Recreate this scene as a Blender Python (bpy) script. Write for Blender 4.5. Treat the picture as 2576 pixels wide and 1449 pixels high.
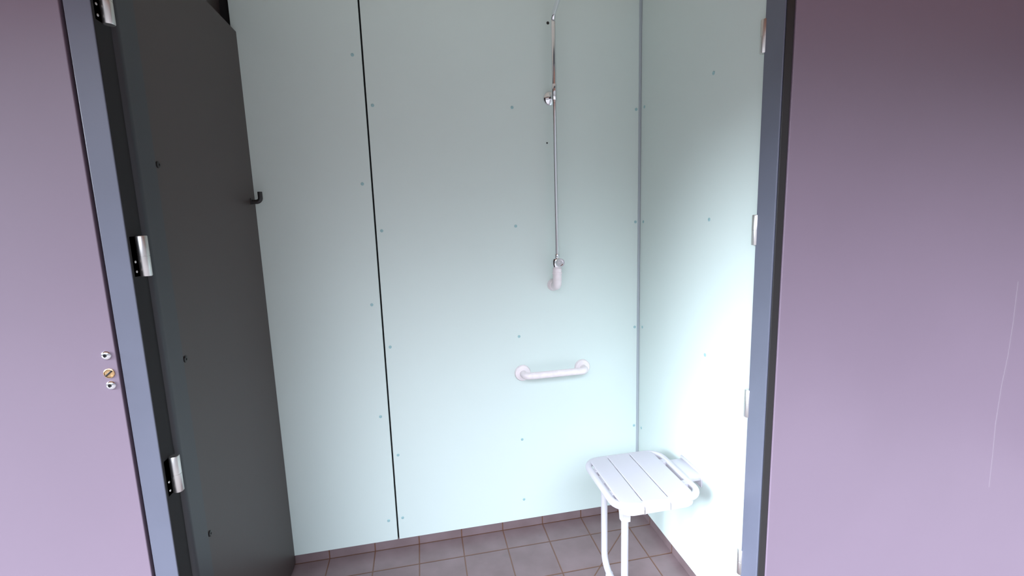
import bpy, bmesh, math
from mathutils import Vector, Matrix

# ------------------------------------------------------------------ scene
for o in list(bpy.data.objects):
    bpy.data.objects.remove(o, do_unlink=True)
S = bpy.context.scene
COL = S.collection
F = 0.045                      # height of the skirting tile: wall panels start here

# camera (X right along the back wall, Y into the shower, Z up; corner of back and right wall = origin)
yaw, pitch, roll = math.radians(-11.15837), math.radians(-8.44977), math.radians(1.852994)
R = Matrix.Rotation(yaw, 3, 'Z') @ Matrix.Rotation(pitch, 3, 'X') @ Matrix.Rotation(roll, 3, 'Y')
cam = bpy.data.cameras.new('camera')
camo = bpy.data.objects.new('camera', cam)
COL.objects.link(camo)
M = Matrix((R.col[0], R.col[2], -R.col[1])).transposed().to_4x4()
M.translation = Vector((-1.0196, -2.0218, 1.4525 + F))
camo.matrix_world = M
cam.sensor_width = 36
cam.lens = 1158.93 / 2576 * 36
cam.clip_start = 0.02
S.camera = camo

# world: hazy bright sky, brightest low on the left front side
W = bpy.data.worlds.new('sky'); S.world = W
W.use_nodes = True
wn, wl = W.node_tree.nodes, W.node_tree.links
wn.clear()
wo = wn.new('ShaderNodeOutputWorld'); bg = wn.new('ShaderNodeBackground')
tc = wn.new('ShaderNodeTexCoord'); sep = wn.new('ShaderNodeSeparateXYZ')
wl.new(tc.outputs['Generated'], sep.inputs[0])
mr = wn.new('ShaderNodeMapRange'); mr.inputs[1].default_value = -0.15; mr.inputs[2].default_value = 0.6
wl.new(sep.outputs[2], mr.inputs[0])
cr = wn.new('ShaderNodeValToRGB')
cr.color_ramp.elements[0].color = (0.66, 0.62, 0.66, 1)
cr.color_ramp.elements[1].color = (0.76, 0.85, 1.0, 1)
e = cr.color_ramp.elements.new(0.25); e.color = (0.86, 0.90, 1.0, 1)
wl.new(mr.outputs[0], cr.inputs[0])
dot = wn.new('ShaderNodeVectorMath'); dot.operation = 'DOT_PRODUCT'
dot.inputs[1].default_value = Vector((-0.22, -0.62, 0.75)).normalized()
wl.new(tc.outputs['Generated'], dot.inputs[0])
mr2 = wn.new('ShaderNodeMapRange'); mr2.inputs[1].default_value = 0.79; mr2.inputs[2].default_value = 0.98
mr2.inputs[3].default_value = 0.55; mr2.inputs[4].default_value = 13.5
mr2.interpolation_type = 'SMOOTHSTEP'
wl.new(dot.outputs['Value'], mr2.inputs[0])
wl.new(cr.outputs[0], bg.inputs[0]); 
ms = wn.new('ShaderNodeMath'); ms.operation = 'MULTIPLY'; ms.inputs[1].default_value = 1.0
wl.new(mr2.outputs[0], ms.inputs[0]); wl.new(ms.outputs[0], bg.inputs[1])
wl.new(bg.outputs[0], wo.inputs[0])

# hazy sun, low from the left front
sun = bpy.data.lights.new('sun', 'SUN'); sun.energy = 13.0; sun.angle = math.radians(32)
sun.color = (0.79, 0.88, 1.0)
suno = bpy.data.objects.new('sun', sun); COL.objects.link(suno)
suno.rotation_euler = Vector((0.84, 0.23, -0.37)).to_track_quat('-Z', 'Y').to_euler()
suno.location = (-6, -5, 5)

S.view_settings.view_transform = 'Standard'
S.view_settings.look = 'None'
S.view_settings.gamma = 1
S.view_settings.exposure = 0.12
S.view_settings.use_curve_mapping = False

# ------------------------------------------------------------------ materials
def mat(name, col, rough=0.5, metal=0.0, spec=0.5, noise=0.0, nscale=30.0, bump=0.0, bscale=200.0, coat=0.0):
    m = bpy.data.materials.new(name); m.use_nodes = True
    n, l = m.node_tree.nodes, m.node_tree.links
    b = n['Principled BSDF']
    b.inputs['Base Color'].default_value = (*col, 1)
    b.inputs['Roughness'].default_value = rough
    b.inputs['Metallic'].default_value = metal
    b.inputs['Specular IOR Level'].default_value = spec
    if coat: b.inputs['Coat Weight'].default_value = coat
    t = n.new('ShaderNodeTexCoord')
    if noise:
        nz = n.new('ShaderNodeTexNoise'); nz.inputs['Scale'].default_value = nscale; nz.inputs['Detail'].default_value = 4
        l.new(t.outputs['Object'], nz.inputs['Vector'])
        r = n.new('ShaderNodeValToRGB')
        r.color_ramp.elements[0].position = 0.3; r.color_ramp.elements[1].position = 0.7
        r.color_ramp.elements[0].color = (*[c * (1 - noise) for c in col], 1)
        r.color_ramp.elements[1].color = (*[min(1, c * (1 + noise)) for c in col], 1)
        l.new(nz.outputs[0], r.inputs[0]); l.new(r.outputs[0], b.inputs['Base Color'])
    if bump:
        nb = n.new('ShaderNodeTexNoise'); nb.inputs['Scale'].default_value = bscale
        l.new(t.outputs['Object'], nb.inputs['Vector'])
        bp = n.new('ShaderNodeBump'); bp.inputs['Strength'].default_value = bump; bp.inputs['Distance'].default_value = 0.002
        l.new(nb.outputs[0], bp.inputs['Height']); l.new(bp.outputs[0], b.inputs['Normal'])
    return m

AQUA = mat('aqua_laminate', (0.69, 0.79, 0.75), 0.38, noise=0.012, nscale=1.5, bump=0.03, bscale=60)
AQUA_SCREW = mat('aqua_screw_paint', (0.36, 0.56, 0.57), 0.4)
MAUVE = mat('mauve_laminate', (0.212, 0.156, 0.205), 0.36, spec=0.8, noise=0.03, nscale=2.0, bump=0.03, bscale=90)
DARKLAM = mat('charcoal_laminate', (0.057, 0.043, 0.040), 0.45, noise=0.03, nscale=2.0, bump=0.03, bscale=90)
SLATE = mat('slate_powder_coat', (0.120, 0.127, 0.172), 0.36, spec=0.8, noise=0.05, nscale=6, bump=0.04, bscale=300)
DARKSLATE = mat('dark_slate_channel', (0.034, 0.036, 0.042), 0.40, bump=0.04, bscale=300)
BLACK = mat('black_rubber', (0.008, 0.007, 0.008), 0.8)
GREYSEAL = mat('grey_sealant', (0.42, 0.47, 0.50), 0.5)
CHROME = mat('chrome', (0.86, 0.86, 0.88), 0.10, 1.0)
STEEL = mat('satin_steel', (0.72, 0.70, 0.68), 0.38, 1.0)
BRASS = mat('worn_brass', (0.75, 0.48, 0.25), 0.3, 1.0, noise=0.4, nscale=150)
WHITE = mat('white_plastic', (0.53, 0.51, 0.55), 0.35)
CREAM = mat('aged_white_plastic', (0.88, 0.80, 0.81), 0.42, noise=0.05, nscale=40)
HOOKM = mat('black_plastic', (0.02, 0.018, 0.018), 0.4)
CEILM = mat('ceiling_paint', (0.85, 0.77, 0.66), 0.7)
TIMBER = mat('timber_soffit', (0.34, 0.13, 0.055), 0.5, noise=0.15, nscale=8)
PAVE = mat('pale_paving', (0.24, 0.21, 0.20), 0.85, noise=0.1, nscale=5)
SCUFF = mat('scuffed_laminate', (0.25, 0.20, 0.24), 0.5)

def tile_mat(name, skirting=False):
    """square quarry tiles 0.2 m with brown grout, on object (= world) coordinates"""
    m = bpy.data.materials.new(name); m.use_nodes = True
    n, l = m.node_tree.nodes, m.node_tree.links
    b = n['Principled BSDF']
    t = n.new('ShaderNodeTexCoord'); sp = n.new('ShaderNodeSeparateXYZ'); l.new(t.outputs['Object'], sp.inputs[0])
    def math_(op, a, bb=None, clamp=False):
        x = n.new('ShaderNodeMath'); x.operation = op; x.use_clamp = clamp
        for i, v in enumerate((a, bb)):
            if v is None: continue
            if isinstance(v, (int, float)): x.inputs[i].default_value = v
            else: l.new(v, x.inputs[i])
        return x.outputs[0]
    def line(c, off, step=0.2, w=0.0035):
        u = math_('DIVIDE', math_('SUBTRACT', c, off), step)
        fr = math_('ABSOLUTE', math_('SUBTRACT', math_('FRACT', u), 0.5))
        d = math_('MULTIPLY', math_('SUBTRACT', 0.5, fr), step)        # distance to nearest line
        return math_('SUBTRACT', 1.0, math_('DIVIDE', d, w), True)
    g = line(sp.outputs[0], -0.104)
    if not skirting:
        g = math_('MAXIMUM', g, line(sp.outputs[1], -0.125))
        g = math_('MAXIMUM', g, math_('GREATER_THAN', sp.outputs[1], 0.0015))
        # the fold of the floor towards the drain: cut tiles along a diagonal
        dd = math_('ABSOLUTE', math_('SUBTRACT', math_('SUBTRACT', sp.outputs[0], sp.outputs[1]), -0.008))
        dg = math_('SUBTRACT', 1.0, math_('DIVIDE', dd, 0.0045), True)
        dg = math_('MULTIPLY', dg, math_('LESS_THAN', sp.outputs[0], -0.13))
        g = math_('MAXIMUM', g, dg)
    else:
        g = math_('MAXIMUM', g, line(sp.outputs[1], -0.125))
    g = math_('MULTIPLY', g, 1.8, True)
    nz = n.new('ShaderNodeTexNoise'); nz.inputs['Scale'].default_value = 9; nz.inputs['Detail'].default_value = 6
    l.new(t.outputs['Object'], nz.inputs['Vector'])
    r = n.new('ShaderNodeValToRGB')
    r.color_ramp.elements[0].position = 0.3; r.color_ramp.elements[1].position = 0.75
    r.color_ramp.elements[0].color = (0.155, 0.105, 0.107, 1); r.color_ramp.elements[1].color = (0.210, 0.150, 0.157, 1)
    l.new(nz.outputs[0], r.inputs[0])
    # dark specks of dirt
    n2 = n.new('ShaderNodeTexNoise'); n2.inputs['Scale'].default_value = 16; n2.inputs['Detail'].default_value = 2
    l.new(t.outputs['Object'], n2.inputs['Vector'])
    r2 = n.new('ShaderNodeValToRGB'); r2.color_ramp.elements[0].position = 0.68; r2.color_ramp.elements[1].position = 0.80
    r2.color_ramp.elements[0].color = (0, 0, 0, 1); r2.color_ramp.elements[1].color = (0.35, 0.35, 0.35, 1)
    l.new(n2.outputs[0], r2.inputs[0])
    mx = n.new('ShaderNodeMixRGB'); mx.inputs[2].default_value = (0.12, 0.10, 0.10, 1)
    l.new(r2.outputs[0], mx.inputs[0]); l.new(r.outputs[0], mx.inputs[1])
    m2 = n.new('ShaderNodeMixRGB'); m2.inputs[2].default_value = (0.13, 0.055, 0.028, 1)
    l.new(g, m2.inputs[0]); l.new(mx.outputs[0], m2.inputs[1]); l.new(m2.outputs[0], b.inputs['Base Color'])
    b.inputs['Roughness'].default_value = 0.36; b.inputs['Specular IOR Level'].default_value = 0.7
    bp = n.new('ShaderNodeBump'); bp.invert = True; bp.inputs['Strength'].default_value = 0.5; bp.inputs['Distance'].default_value = 0.002
    l.new(g, bp.inputs['Height']); l.new(bp.outputs[0], b.inputs['Normal'])
    return m
TILE = tile_mat('quarry_tiles'); SKIRT = tile_mat('skirting_tiles', True)

# ------------------------------------------------------------------ mesh helpers
def obj(name, bm, m, parent=None, smooth=False):
    me = bpy.data.meshes.new(name)
    bmesh.ops.recalc_face_normals(bm, faces=bm.faces)
    bm.to_mesh(me); bm.free()
    me.materials.append(m)
    if smooth:
        me.polygons.foreach_set('use_smooth', [True] * len(me.polygons))
        try: me.set_sharp_from_angle(angle=math.radians(38))
        except Exception: pass
    o = bpy.data.objects.new(name, me); COL.objects.link(o)
    if parent: o.parent = parent
    return o

def box(bm, x0, x1, y0, y1, z0, z1, bev=0.0, seg=2):
    t = bmesh.new()
    v = [t.verts.new((x, y, z)) for x in (x0, x1) for y in (y0, y1) for z in (z0, z1)]
    for f in ((0, 1, 3, 2), (4, 6, 7, 5), (0, 4, 5, 1), (2, 3, 7, 6), (0, 2, 6, 4), (1, 5, 7, 3)):
        t.faces.new([v[i] for i in f])
    if bev:
        bmesh.ops.bevel(t, geom=t.edges[:], offset=bev, segments=seg, affect='EDGES', profile=0.5)
    merge(bm, t)
    return bm

def merge(bm, t):
    bmesh.ops.recalc_face_normals(t, faces=t.faces)
    mp = {}
    for v in t.verts: mp[v] = bm.verts.new(v.co)
    for f in t.faces:
        try: bm.faces.new([mp[v] for v in f.verts])
        except ValueError: pass
    t.free()

def tube(bm, pts, r, n=20, closed=False, cap=True):
    pts = [Vector(p) for p in pts]
    N = len(pts); rs = r if isinstance(r, (list, tuple)) else [r] * N
    tans = []
    for i in range(N):
        a = pts[(i - 1) % N] if (closed or i > 0) else pts[i]
        b = pts[(i + 1) % N] if (closed or i < N - 1) else pts[i]
        tans.append((b - a).normalized())
    up = Vector((0, 0, 1)) if abs(tans[0].z) < 0.9 else Vector((0, 1, 0))
    u = tans[0].cross(up).normalized(); rings = []
    for i in range(N):
        if i:
            u = (u - tans[i] * u.dot(tans[i])).normalized()
        w = tans[i].cross(u)
        rings.append([bm.verts.new(pts[i] + rs[i] * (math.cos(2 * math.pi * k / n) * u + math.sin(2 * math.pi * k / n) * w)) for k in range(n)])
    for i in range(N if closed else N - 1):
        A, B = rings[i], rings[(i + 1) % N]
        for k in range(n):
            bm.faces.new((A[k], A[(k + 1) % n], B[(k + 1) % n], B[k]))
    if cap and not closed:
        bm.faces.new(rings[0][::-1]); bm.faces.new(rings[-1])
    return bm

def fillet(pts, r, seg=8):
    """round the inner corners of a polyline"""
    pts = [Vector(p) for p in pts]; out = [pts[0]]
    for i in range(1, len(pts) - 1):
        p, a, b = pts[i], pts[i - 1], pts[i + 1]
        d1, d2 = (a - p).normalized(), (b - p).normalized()
        ang = d1.angle(d2); t = r / math.tan(ang / 2)
        s, e_ = p + d1 * t, p + d2 * t
        c = p + (d1 + d2).normalized() * (r / math.sin(ang / 2))
        v1, v2 = s - c, e_ - c; tot = v1.angle(v2); ax = v1.cross(v2).normalized()
        for k in range(seg + 1):
            out.append(c + Matrix.Rotation(tot * k / seg, 3, ax) @ v1)
    out.append(pts[-1]); return out

def lathe(bm, prof, origin, axis, n=32):
    """prof: list of (distance along axis, radius)"""
    o, a = Vector(origin), Vector(axis).normalized()
    u = a.orthogonal().normalized(); w = a.cross(u); rings = []
    for h, r in prof:
        if r < 1e-6: rings.append([bm.verts.new(o + a * h)])
        else: rings.append([bm.verts.new(o + a * h + r * (math.cos(2 * math.pi * k / n) * u + math.sin(2 * math.pi * k / n) * w)) for k in range(n)])
    for A, B in zip(rings, rings[1:]):
        for k in range(n):
            k2 = (k + 1) % n
            if len(A) == 1 and len(B) == 1: continue
            if len(A) == 1: bm.faces.new((A[0], B[k2], B[k]))
            elif len(B) == 1: bm.faces.new((A[k], A[k2], B[0]))
            else: bm.faces.new((A[k], A[k2], B[k2], B[k]))
    if len(rings[0]) > 1: bm.faces.new(rings[0][::-1])
    if len(rings[-1]) > 1: bm.faces.new(rings[-1])
    return bm

def prism(bm, pts2, plane, a, b):
    """outline pts2 in the given plane ('xz','yz','xy'), extruded from a to b along the third axis"""
    def P(p, h):
        return {'xz': (p[0], h, p[1]), 'yz': (h, p[0], p[1]), 'xy': (p[0], p[1], h)}[plane]
    A = [bm.verts.new(P(p, a)) for p in pts2]; B = [bm.verts.new(P(p, b)) for p in pts2]
    n = len(pts2)
    bm.faces.new(A[::-1]); bm.faces.new(B)
    for i in range(n): bm.faces.new((A[i], A[(i + 1) % n], B[(i + 1) % n], B[i]))
    return bm

def empty(name, loc=(0, 0, 0)):
    o = bpy.data.objects.new(name, None); COL.objects.link(o); o.location = loc; o.empty_display_size = 0.05; return o

def structure(o, label, cat):
    o['kind'] = 'structure'; o['label'] = label; o['category'] = cat; return o
def thing(o, label, cat):
    o['label'] = label; o['category'] = cat; return o
def NB(): return bmesh.new()

CEIL = 2.45                    # soffit height
YF = -0.855                    # front face of posts
DH = 2.36                      # underside of the door head

# ------------------------------------------------------------------ floor, paving, soffit
structure(obj('floor', box(NB(), -1.76, 0.06, YF - 0.02, 0.05, -0.06, 0.0), TILE),
          'tiled shower floor of square greyish tiles with brown grout lines', 'floor')
structure(obj('pavement', box(NB(), -9, 9, -9, YF - 0.02, -0.07, -0.01), PAVE),
          'pale paving outside the shower cubicle', 'pavement')
structure(obj('ceiling', box(NB(), -1.78, 0.06, YF + 0.002, 0.06, CEIL, CEIL + 0.08), CEILM),
          'pale ceiling inside the shower cubicle', 'ceiling')
structure(obj('soffit', box(NB(), -4.6, 4.5, -2.20, YF + 0.001, CEIL, CEIL + 0.08), TIMBER),
          'warm brown timber soffit overhanging the shower front', 'soffit')

structure(obj('wall_light_block', box(NB(), 2.42, 2.6, -5.0, YF + 0.02, 0.0, CEIL - 0.002), DARKLAM),  # unseen wall, added to cut the light on the right side
          'added unseen dark wall outside, blocking light from the right', 'wall')

# ------------------------------------------------------------------ back wall
def screw_bm(c, axis, r=0.0065, h=0.002):
    return lathe(NB(), [(0, r), (h * 0.6, r), (h, r * 0.75), (h, r * 0.35), (h * 0.5, r * 0.3), (h * 0.5, 0)], c, axis, 18)

wb = structure(obj('wall_back', box(NB(), -1.76, 0.04, 0.018, 0.06, 0.0, CEIL), BLACK),
               'back wall of the shower clad in two pale aqua panels', 'wall')
pl = obj('panel', box(NB(), -1.665, -1.1995, 0.0, 0.016, F, CEIL - 0.005, 0.0012, 1), AQUA, wb)
pl['label'] = 'narrow pale aqua panel left of the black joint'
pr = obj('panel', box(NB(), -1.1925, -0.003, 0.0, 0.016, F, CEIL - 0.005, 0.0012, 1), AQUA, wb)
pr['label'] = 'wide pale aqua panel right of the black joint'
first = obj('screw', screw_bm((0, 0, 0), (0, -1, 0)), AQUA_SCREW, pr)
first.location = (-1.171, 0.0, 1.927 + F)
def copyscrew(src, loc, parent):
    c = src.copy(); COL.objects.link(c); c.parent = parent; c.location = loc; return c
for x in (-1.171, -0.595, -0.022):
    for z in (2.42, 1.927, 1.423, 0.919, 0.415, 0.105):
        if (x, z) == (-1.171, 1.927): continue
        copyscrew(first, (x, 0.0, z + F), pr)
for x in (-1.234,):
    for z in (2.117, 1.617, 1.111, 0.606, 0.101):
        copyscrew(first, (x, 0.0, z + F), pl)
# old fixing holes beside the riser, plugged dark
for x, z, r in ((-0.429, 2.272, 0.0062), (-0.443, 1.780, 0.0035)):
    obj('plugged_hole', lathe(NB(), [(0, r), (0.0008, r), (0.0008, 0)], (x, 0, z + F), (0, -1, 0), 16), HOOKM, pr)
sk = structure(obj('baseboard_back', box(NB(), -1.70, 0.02, 0.006, 0.018, 0.0, F - 0.001, 0.001, 1), SKIRT),
               'low row of skirting tiles under the back wall panels', 'baseboard')
structure(obj('trim_1', box(NB(), -0.0105, 0.002, -0.0035, 0.004, F, CEIL - 0.005, 0.001, 1), GREYSEAL),
          'grey sealant line in the corner between back and right wall', 'corner trim')

# ------------------------------------------------------------------ right wall
wr = structure(obj('wall_right', box(NB(), 0.018, 0.06, YF + 0.01, 0.06, 0.0, CEIL), BLACK),
               'right wall of the shower clad in one pale aqua panel', 'wall')
pw = obj('panel', box(NB(), 0.0, 0.016, YF + 0.085, -0.0055, F, CEIL - 0.005, 0.0012, 1), AQUA, wr)
rs = obj('screw', screw_bm((0, 0, 0), (-1, 0, 0)), AQUA_SCREW, pw)
rs.location = (0, -0.531, 1.925 + F)
for y, z in ((-0.531, 1.430), (-0.531, 0.930), (-0.531, 0.43), (-0.036, 1.930), (-0.036, 1.423), (-0.036, 0.925), (-0.036, 0.415), (-0.036, 0.1)):
    copyscrew(rs, (0, y, z + F), pw)
structure(obj('baseboard_right', box(NB(), 0.004, 0.018, YF + 0.085, 0.0, 0.0, F - 0.001, 0.001, 1), SKIRT),
          'low row of skirting tiles under the right wall panel', 'baseboard')

# ------------------------------------------------------------------ left wall: dark wall with a lower charcoal partition sheet in front
wlft = structure(obj('wall_left', box(NB(), -1.78, -1.700, -0.80, 0.06, 0.0, CEIL), DARKLAM),
                 'dark left side wall of the shower', 'wall')
ps = obj('panel', box(NB(), -1.667, -1.647, -0.722, -0.001, 0.012, 2.185 + F, 0.0012, 1), DARKLAM, wlft)
ps['label'] = 'charcoal sheet ending below the ceiling'
for z in (1.616, 1.114, 0.606, 0.10, 2.117):
    obj('screw', lathe(NB(), [(0, 0.0085), (0.003, 0.0085), (0.004, 0.006), (0.004, 0.003), (0.001, 0.0025), (0.001, 0)], (-1.647, -0.690, z + F), (1, 0, 0), 18), HOOKM, ps)
# spacer rails between sheet and wall
for y in (-0.70, -0.36, -0.03):
    obj('batten', box(NB(), -1.701, -1.6665, y - 0.02, y + 0.02, 0.012, 2.15), BLACK, wlft)

# ------------------------------------------------------------------ left front post
def rounded_channel():
    """slate wall channel with a rounded front corner, outline in plan"""
    pts = [(-1.668, -0.703), (-1.6445, -0.703), (-1.6445, -0.770)]
    c, r = (-1.6625, -0.772), 0.018
    for k in range(9):
        a = -math.pi / 2 * k / 8
        pts.append((c[0] + r * math.cos(a), c[1] + r * math.sin(a)))
    pts += [(-1.668, -0.790)]
    return pts
t2 = structure(obj('trim_2', box(NB(), -1.699, -1.650, YF, -0.806, 0.0, CEIL - 0.002, 0.0015, 2), SLATE),
               'slate blue metal door post on the left of the shower opening', 'door post')
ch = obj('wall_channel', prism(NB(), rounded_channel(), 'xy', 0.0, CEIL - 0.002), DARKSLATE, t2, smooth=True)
obj('reveal_shade_strip', box(NB(), -1.6502, -1.6485, YF + 0.0015, -0.8062, 0.0, CEIL - 0.002, 0.0005, 1), BLACK, t2)  # added black cover: puts the shade of the left reveal into colour
obj('rubber_seal', box(NB(), -1.690, -1.6535, -0.8062, -0.789, 0.0, CEIL - 0.002), BLACK, t2)

def hinge(parent, x, y, zc, side):
    """knuckle barrel with two leaves; side=+1: leaf runs onto a face looking to +X"""
    hl = 0.092
    r = 0.0115
    h = obj('hinge', lathe(NB(), [(0, r * 0.9), (0.0015, r), (hl * 0.5 - 0.0006, r), (hl * 0.5 - 0.0003, r * 0.93), (hl * 0.5 + 0.0003, r * 0.93),
                              (hl * 0.5 + 0.0006, r), (hl - 0.0015, r), (hl, r * 0.9)], (x, y, zc - hl / 2), (0, 0, 1), 24), STEEL, parent, smooth=True)
    lf = obj('hinge_leaf', box(NB(), min(x - side * 0.0125, x - side * 0.010), max(x - side * 0.0125, x - side * 0.010), y - 0.026, y + 0.004, zc - hl / 2 + 0.001, zc + hl / 2 - 0.001), BLACK, h)
    for dz in (-0.012, -0.034):
        obj('hinge_screw', lathe(NB(), [(0, 0.0032), (0.001, 0.003), (0.0018, 0.0015), (0.0018, 0)], (x - side * 0.010, y - 0.017, zc + dz), (side, 0, 0), 12), STEEL, h)
for z in (1.936, 1.397, 0.862, 0.30):
    hinge(t2, -1.6385, -0.822, z + F, 1)

# ------------------------------------------------------------------ right front post
t3 = structure(obj('trim_3', box(NB(), -0.012, 0.040, YF, -0.782, 0.0, CEIL - 0.002, 0.0015, 2), SLATE),
               'slate blue metal door post on the right of the shower opening', 'door post')
obj('rubber_seal', box(NB(), -0.008, 0.016, YF - 0.004, YF, 0.0, CEIL - 0.002, 0.001, 1), HOOKM, t3)
for z in (1.951, 1.397, 0.840, 0.272):
    hinge(t3, -0.0075, -0.776, z + F, -1)

structure(obj('trim_4', box(NB(), -1.650, -0.012, YF, -0.806, DH, CEIL - 0.002, 0.0015, 1), SLATE),
          'slate head panel above the shower opening', 'door head')

# ------------------------------------------------------------------ left neighbour door and right front panel
d1 = structure(obj('door_1', box(NB(), -2.62, -1.7055, YF - 0.002, YF + 0.016, 0.02, 2.2, 0.0015, 2), MAUVE),
               'closed mauve laminate door with lock fixings left of the opening', 'door')
obj('door_jamb', box(NB(), -2.68, -1.700, YF + 0.02, YF + 0.05, 0.0, CEIL - 0.002), BLACK, d1)
obj('door_head', box(NB(), -2.62, -1.7055, YF - 0.002, YF + 0.016, 2.206, CEIL - 0.003), MAUVE, d1)
YD = YF - 0.002
for z in (1.180, 1.110):
    sc = obj('screw', lathe(NB(), [(0, 0.0105), (0.001, 0.0105), (0.0035, 0.0092), (0.0052, 0.0066), (0.0058, 0.0038), (0.002, 0.0034), (0.002, 0)],
              (-1.7235, YD, z + F), (0, -1, 0), 28), CHROME, d1, smooth=True)
    obj('hex_socket', lathe(NB(), [(0.0, 0.0034), (0.0045, 0.0034), (0.0045, 0)], (-1.7235, YD, z + F), (0, -1, 0), 6), BLACK, sc)
lk = obj('lock_spindle', lathe(NB(), [(0, 0.011), (0.002, 0.011), (0.0028, 0.0095), (0.0015, 0.0085), (0.0015, 0)], (-1.7235, YD, 1.138 + F), (0, -1, 0), 28), BRASS, d1, smooth=True)
b = NB(); t = NB(); box(t, -0.0085, 0.0085, -0.005, -0.0012, -0.0016, 0.0016, 0.0004, 1)
t.transform(Matrix.Translation((-1.7235, YD, 1.138 + F)) @ Matrix.Rotation(math.radians(-40), 4, 'Y')); merge(b, t)
obj('spindle_slot', b, HOOKM, lk)

wf = structure(obj('wall_front', box(NB(), 0.0165, 2.4, YF - 0.008, YF + 0.012, 0.0, CEIL - 0.002, 0.0015, 2), MAUVE),
               'wide mauve laminate front panel right of the shower opening', 'wall')
# long pale scuff down the panel
def ribbon(pts, w, y):
    bm = NB(); A = []
    for x, z in pts:
        A.append((bm.verts.new((x - w / 2, y, z)), bm.verts.new((x + w / 2, y, z)), bm.verts.new((x + w / 2, y + 0.0006, z)), bm.verts.new((x - w / 2, y + 0.0006, z))))
    for p, q in zip(A, A[1:]):
        for i in range(4):
            bm.faces.new((p[i], p[(i + 1) % 4], q[(i + 1) % 4], q[i]))
    bm.faces.new(A[0]); bm.faces.new(A[-1][::-1]); return bm
obj('scuff', ribbon([(0.928, 1.24), (0.930, 1.10), (0.926, 0.98), (0.915, 0.88), (0.910, 0.74), (0.915, 0.62), (0.918, 0.5)], 0.004, YF - 0.0084), SCUFF, wf)

# ------------------------------------------------------------------ coat hook on the left wall
hk = empty('coat_hook', (-1.647, -0.045, 1.562 + F)); thing(hk, 'small black plastic coat hook at the far end of the charcoal left wall', 'coat hook')
obj('base_plate', box(NB(), 0.0, 0.003, -0.009, 0.009, -0.020, 0.004, 0.001, 2), HOOKM, hk)
obj('prong', tube(NB(), fillet([(0.002, 0, -0.010), (0.034, 0, -0.010), (0.034, 0, 0.028)], 0.015, 8), 0.0085, 16), HOOKM, hk, smooth=True)

# ------------------------------------------------------------------ shower riser
PX, PY = -0.424, -0.060
sh = empty('shower_riser', (0, 0, 0)); thing(sh, 'exposed chrome shower pipe running up the back wall', 'shower')
sh.location = (PX, 0, 1.15 + F)
def ob2(name, bm, m, parent=sh, smooth=True):
    bm.transform(Matrix.Translation((-PX, 0, -(1.15 + F))))
    return obj(name, bm, m, parent, smooth)
ob2('lower_pipe', tube(NB(), [(PX, PY, 1.268 + F), (PX, PY, 1.97 + F)], 0.0084, 24), CHROME)
ob2('upper_pipe', tube(NB(), [(PX, PY, 1.94 + F), (PX, PY, 2.235 + F)], 0.0102, 24), CHROME)
arm = fillet([(PX, PY, 2.230 + F), (PX, PY, 2.275 + F), (PX, PY - 0.30, 2.40 + F), (PX, PY - 0.36, 2.30 + F)], 0.035, 8)
ob2('shower_arm', tube(NB(), arm, 0.0098, 24), CHROME)
col = ob2('collar', lathe(NB(), [(0, 0.0105), (0.002, 0.012), (0.060, 0.012), (0.064, 0.0105)], (PX, PY, 1.945 + F), (0, 0, 1), 28), CHROME)
ob2('wall_flange', lathe(NB(), [(0, 0.031), (0.003, 0.031), (0.008, 0.028), (0.014, 0.018), (0.017, 0.0095), (0.052, 0.0085)], (PX - 0.002, 0, 1.966 + F), (0, -1, 0), 32), CHROME)
ob2('lower_nut', lathe(NB(), [(0, 0.010), (0.002, 0.011), (0.022, 0.011), (0.024, 0.0095)], (PX, PY, 1.272 + F), (0, 0, 1), 24), CHROME)
vb = ob2('valve_body', lathe(NB(), [(-0.022, 0.012), (-0.018, 0.019), (-0.008, 0.0225), (0.008, 0.0225), (0.018, 0.019), (0.022, 0.012)], (PX - 0.004, PY, 1.256 + F), (0, 0, 1), 32), CHROME)
# push knob looking into the room
ax = Vector((0.08, -0.99, 0.03)).normalized()
ob2('push_knob', lathe(NB(), [(0.0, 0.015), (0.026, 0.015), (0.028, 0.0195), (0.038, 0.0195), (0.040, 0.018), (0.040, 0.013), (0.034, 0.0115), (0.034, 0.005), (0.037, 0.004), (0.037, 0.0)], Vector((PX, PY, 1.258 + F)), ax, 36), CHROME, vb)
ob2('supply_pipe', lathe(NB(), [(0, 0.0198), (0.028, 0.0198), (0.0285, 0.0218), (0.036, 0.0218), (0.0365, 0.0200), (0.052, 0.0200), (0.0535, 0.0185), (0.060, 0.018)], (PX - 0.001, PY, 1.178 + F), (0, 0, 1), 28), CREAM)
el = ob2('elbow', tube(NB(), fillet([(PX - 0.001, PY, 1.196 + F), (PX - 0.001, PY, 1.150 + F), (PX - 0.004, 0.0, 1.150 + F)], 0.022, 8), 0.0192, 24), CREAM)
ob2('wall_rose', lathe(NB(), [(0, 0.0275), (0.010, 0.0265), (0.014, 0.0235), (0.020, 0.021)], (PX - 0.004, 0, 1.150 + F), (0, -1, 0), 28), CREAM)

# ------------------------------------------------------------------ grab bar
gb = empty('grab_bar', (-0.438, 0, 0.745 + F)); thing(gb, 'short white plastic grab bar level on the back wall', 'grab bar')
bx = 0.146
obj('bar', tube(NB(), fillet([(-bx, -0.004, 0), (-bx, -0.058, 0), (bx, -0.058, 0), (bx, -0.004, 0)], 0.024, 10), 0.0160, 28), CREAM, gb, smooth=True)
for s in (-1, 1):
    obj('end_flange', lathe(NB(), [(0, 0.0375), (0.007, 0.0375), (0.012, 0.034), (0.014, 0.027), (0.017, 0.0195)], (s * bx, 0, 0), (0, -1, 0), 36), CREAM, gb, smooth=True)

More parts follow.
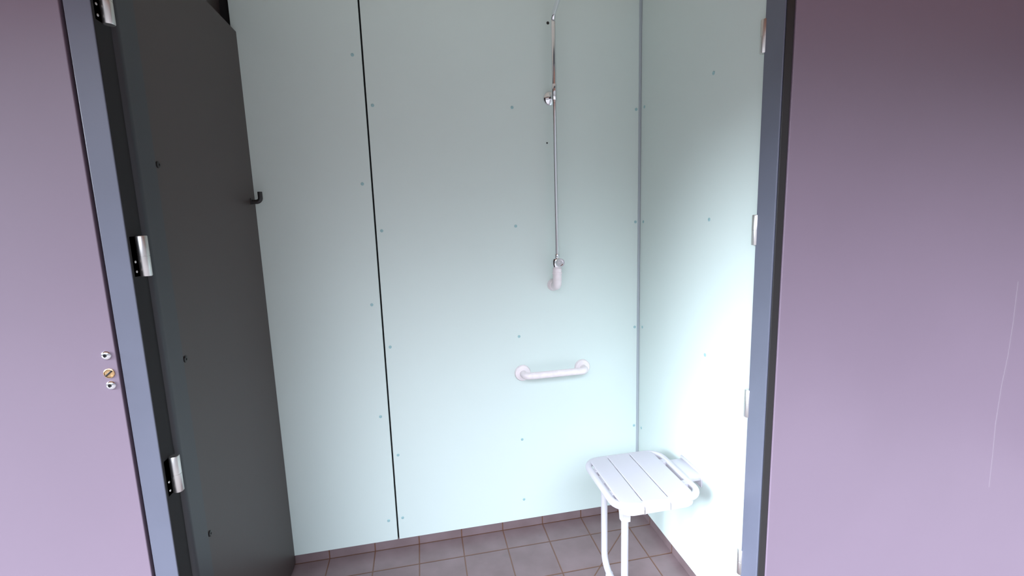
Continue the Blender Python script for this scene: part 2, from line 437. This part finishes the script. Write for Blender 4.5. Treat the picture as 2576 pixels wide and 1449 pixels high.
# ------------------------------------------------------------------ fold-down shower seat on the right wall
SC = Vector((-0.232, -0.480, 0.0))
st = empty('shower_stool', (0, SC.y, 0)); thing(st, 'white slatted fold-down shower seat fixed to the right wall', 'shower seat')
def ob3(name, bm, m=WHITE, parent=st, smooth=True):
    bm.transform(Matrix.Translation((0, -SC.y, 0)))
    return obj(name, bm, m, parent, smooth)
ZS = 0.456 + F
x0, x1, y0, y1 = -0.398, -0.070, -0.640, -0.318
loop = []
rc = 0.055
for cx, cy, a0 in ((x1 - rc, y1 - rc, 0), (x0 + rc, y1 - rc, 90), (x0 + rc, y0 + rc, 180), (x1 - rc, y0 + rc, 270)):
    for k in range(9):
        a = math.radians(a0 + 90 * k / 8)
        loop.append((cx + rc * math.cos(a), cy + rc * math.sin(a), ZS - 0.014))
ob3('seat_frame', tube(NB(), loop, 0.0135, 20, closed=True))
def slat2(xa, xb, cutl, cutr):
    bm = NB(); rr = 0.020; th = 0.004
    N = 10
    xs = sorted(set([xa, xa + 0.0025, xb - 0.0025, xb] + ([xa + 0.045 * (1 - math.cos(math.pi / 2 * k / N)) for k in range(N + 1)] if cutl else []) +
                    ([xb - 0.045 * (1 - math.cos(math.pi / 2 * k / N)) for k in range(N + 1)] if cutr else [])))
    rows = []
    for xx in xs:
        f = 0.0
        if cutl and xx < xa + 0.045: f = 0.045 * (1 - math.sqrt(max(0, 1 - ((xa + 0.045 - xx) / 0.052) ** 2)))
        if cutr and xx > xb - 0.045: f = 0.045 * (1 - math.sqrt(max(0, 1 - ((xx - xb + 0.045) / 0.052) ** 2)))
        yb, yf = y1 + 0.018 - f, y0 - 0.018 + f
        dz = -0.002 if (xx < xa + 0.001 or xx > xb - 0.001) else 0
        o_ = [(yb, ZS - 0.038)]
        for k in range(7):
            a = math.radians(90 * k / 6); o_.append((yb - rr + rr * math.cos(a), ZS - rr + rr * math.sin(a)))
        for k in range(7):
            a = math.radians(90 + 90 * k / 6); o_.append((yf + rr + rr * math.cos(a), ZS - rr + rr * math.sin(a)))
        o_.append((yf, ZS - 0.038))
        i_ = [(p[0] + (th if p[0] < SC.y else -th), p[1] - (th if 0 < j < len(o_) - 1 else 0)) for j, p in enumerate(o_)][::-1]
        rows.append([bm.verts.new((xx, y, z + dz)) for y, z in o_ + i_])
    m_ = len(rows[0])
    for A, B in zip(rows, rows[1:]):
        for j in range(m_):
            bm.faces.new((A[j], A[(j + 1) % m_], B[(j + 1) % m_], B[j]))
    bm.faces.new(rows[0][::-1]); bm.faces.new(rows[-1])
    return bm
ob3('slat', slat2(-0.382, -0.3035, True, False))
ob3('slat', slat2(-0.300, -0.2050, False, False))
ob3('slat', slat2(-0.2015, -0.1020, False, True))
# folding legs: a U tube
LX = -0.340
LY1, LY2 = -0.384, -0.577
leg = fillet([(LX, LY2, ZS - 0.030), (LX, LY2, 0.030 + F - 0.02), (LX, LY1, 0.030 + F - 0.02), (LX, LY1, ZS - 0.030)], 0.060, 10)
ob3('leg_frame', tube(NB(), leg, 0.0130, 24))
for ly in (LY1 - 0.052, LY2 + 0.052):
    ob3('rubber_foot', lathe(NB(), [(0, 0.013), (0.003, 0.0155), (0.045, 0.0155), (0.060, 0.0145)], (LX, ly, 0.0), (0, 0, 1), 20))
for ly, s in ((LY1, -1), (LY2, 1)):   # hinge plates at the leg heads
    g = [(ly - s * 0.017, ZS - 0.016), (ly + s * 0.095, ZS - 0.016), (ly + s * 0.080, ZS - 0.030), (ly + s * 0.052, ZS - 0.042), (ly + s * 0.030, ZS - 0.060), (ly + s * 0.018, ZS - 0.082), (ly + s * 0.012, ZS - 0.110), (ly - s * 0.014, ZS - 0.110)]
    br = ob3('leg_bracket', prism(NB(), g, 'yz', LX - 0.0155, LX + 0.0155))
    ob3('pivot_rivet', lathe(NB(), [(0, 0.006), (0.0015, 0.0055), (0.003, 0.003), (0.003, 0)], (LX - 0.0155, ly, ZS - 0.062), (-1, 0, 0), 16), WHITE, br)
# cross rails under the slats and wall brackets
for yy in (-0.40, -0.56):
    ob3('cross_rail', box(NB(), -0.395, -0.075, yy - 0.012, yy + 0.012, ZS - 0.026, ZS - 0.0045, 0.002, 1))
wbk = ob3('wall_bracket', box(NB(), -0.084, -0.003, -0.535, -0.400, ZS - 0.030, ZS - 0.005, 0.005, 2))
ob3('wall_plate', box(NB(), -0.006, 0.0, -0.540, -0.392, ZS - 0.055, ZS + 0.004, 0.002, 2), WHITE, wbk)
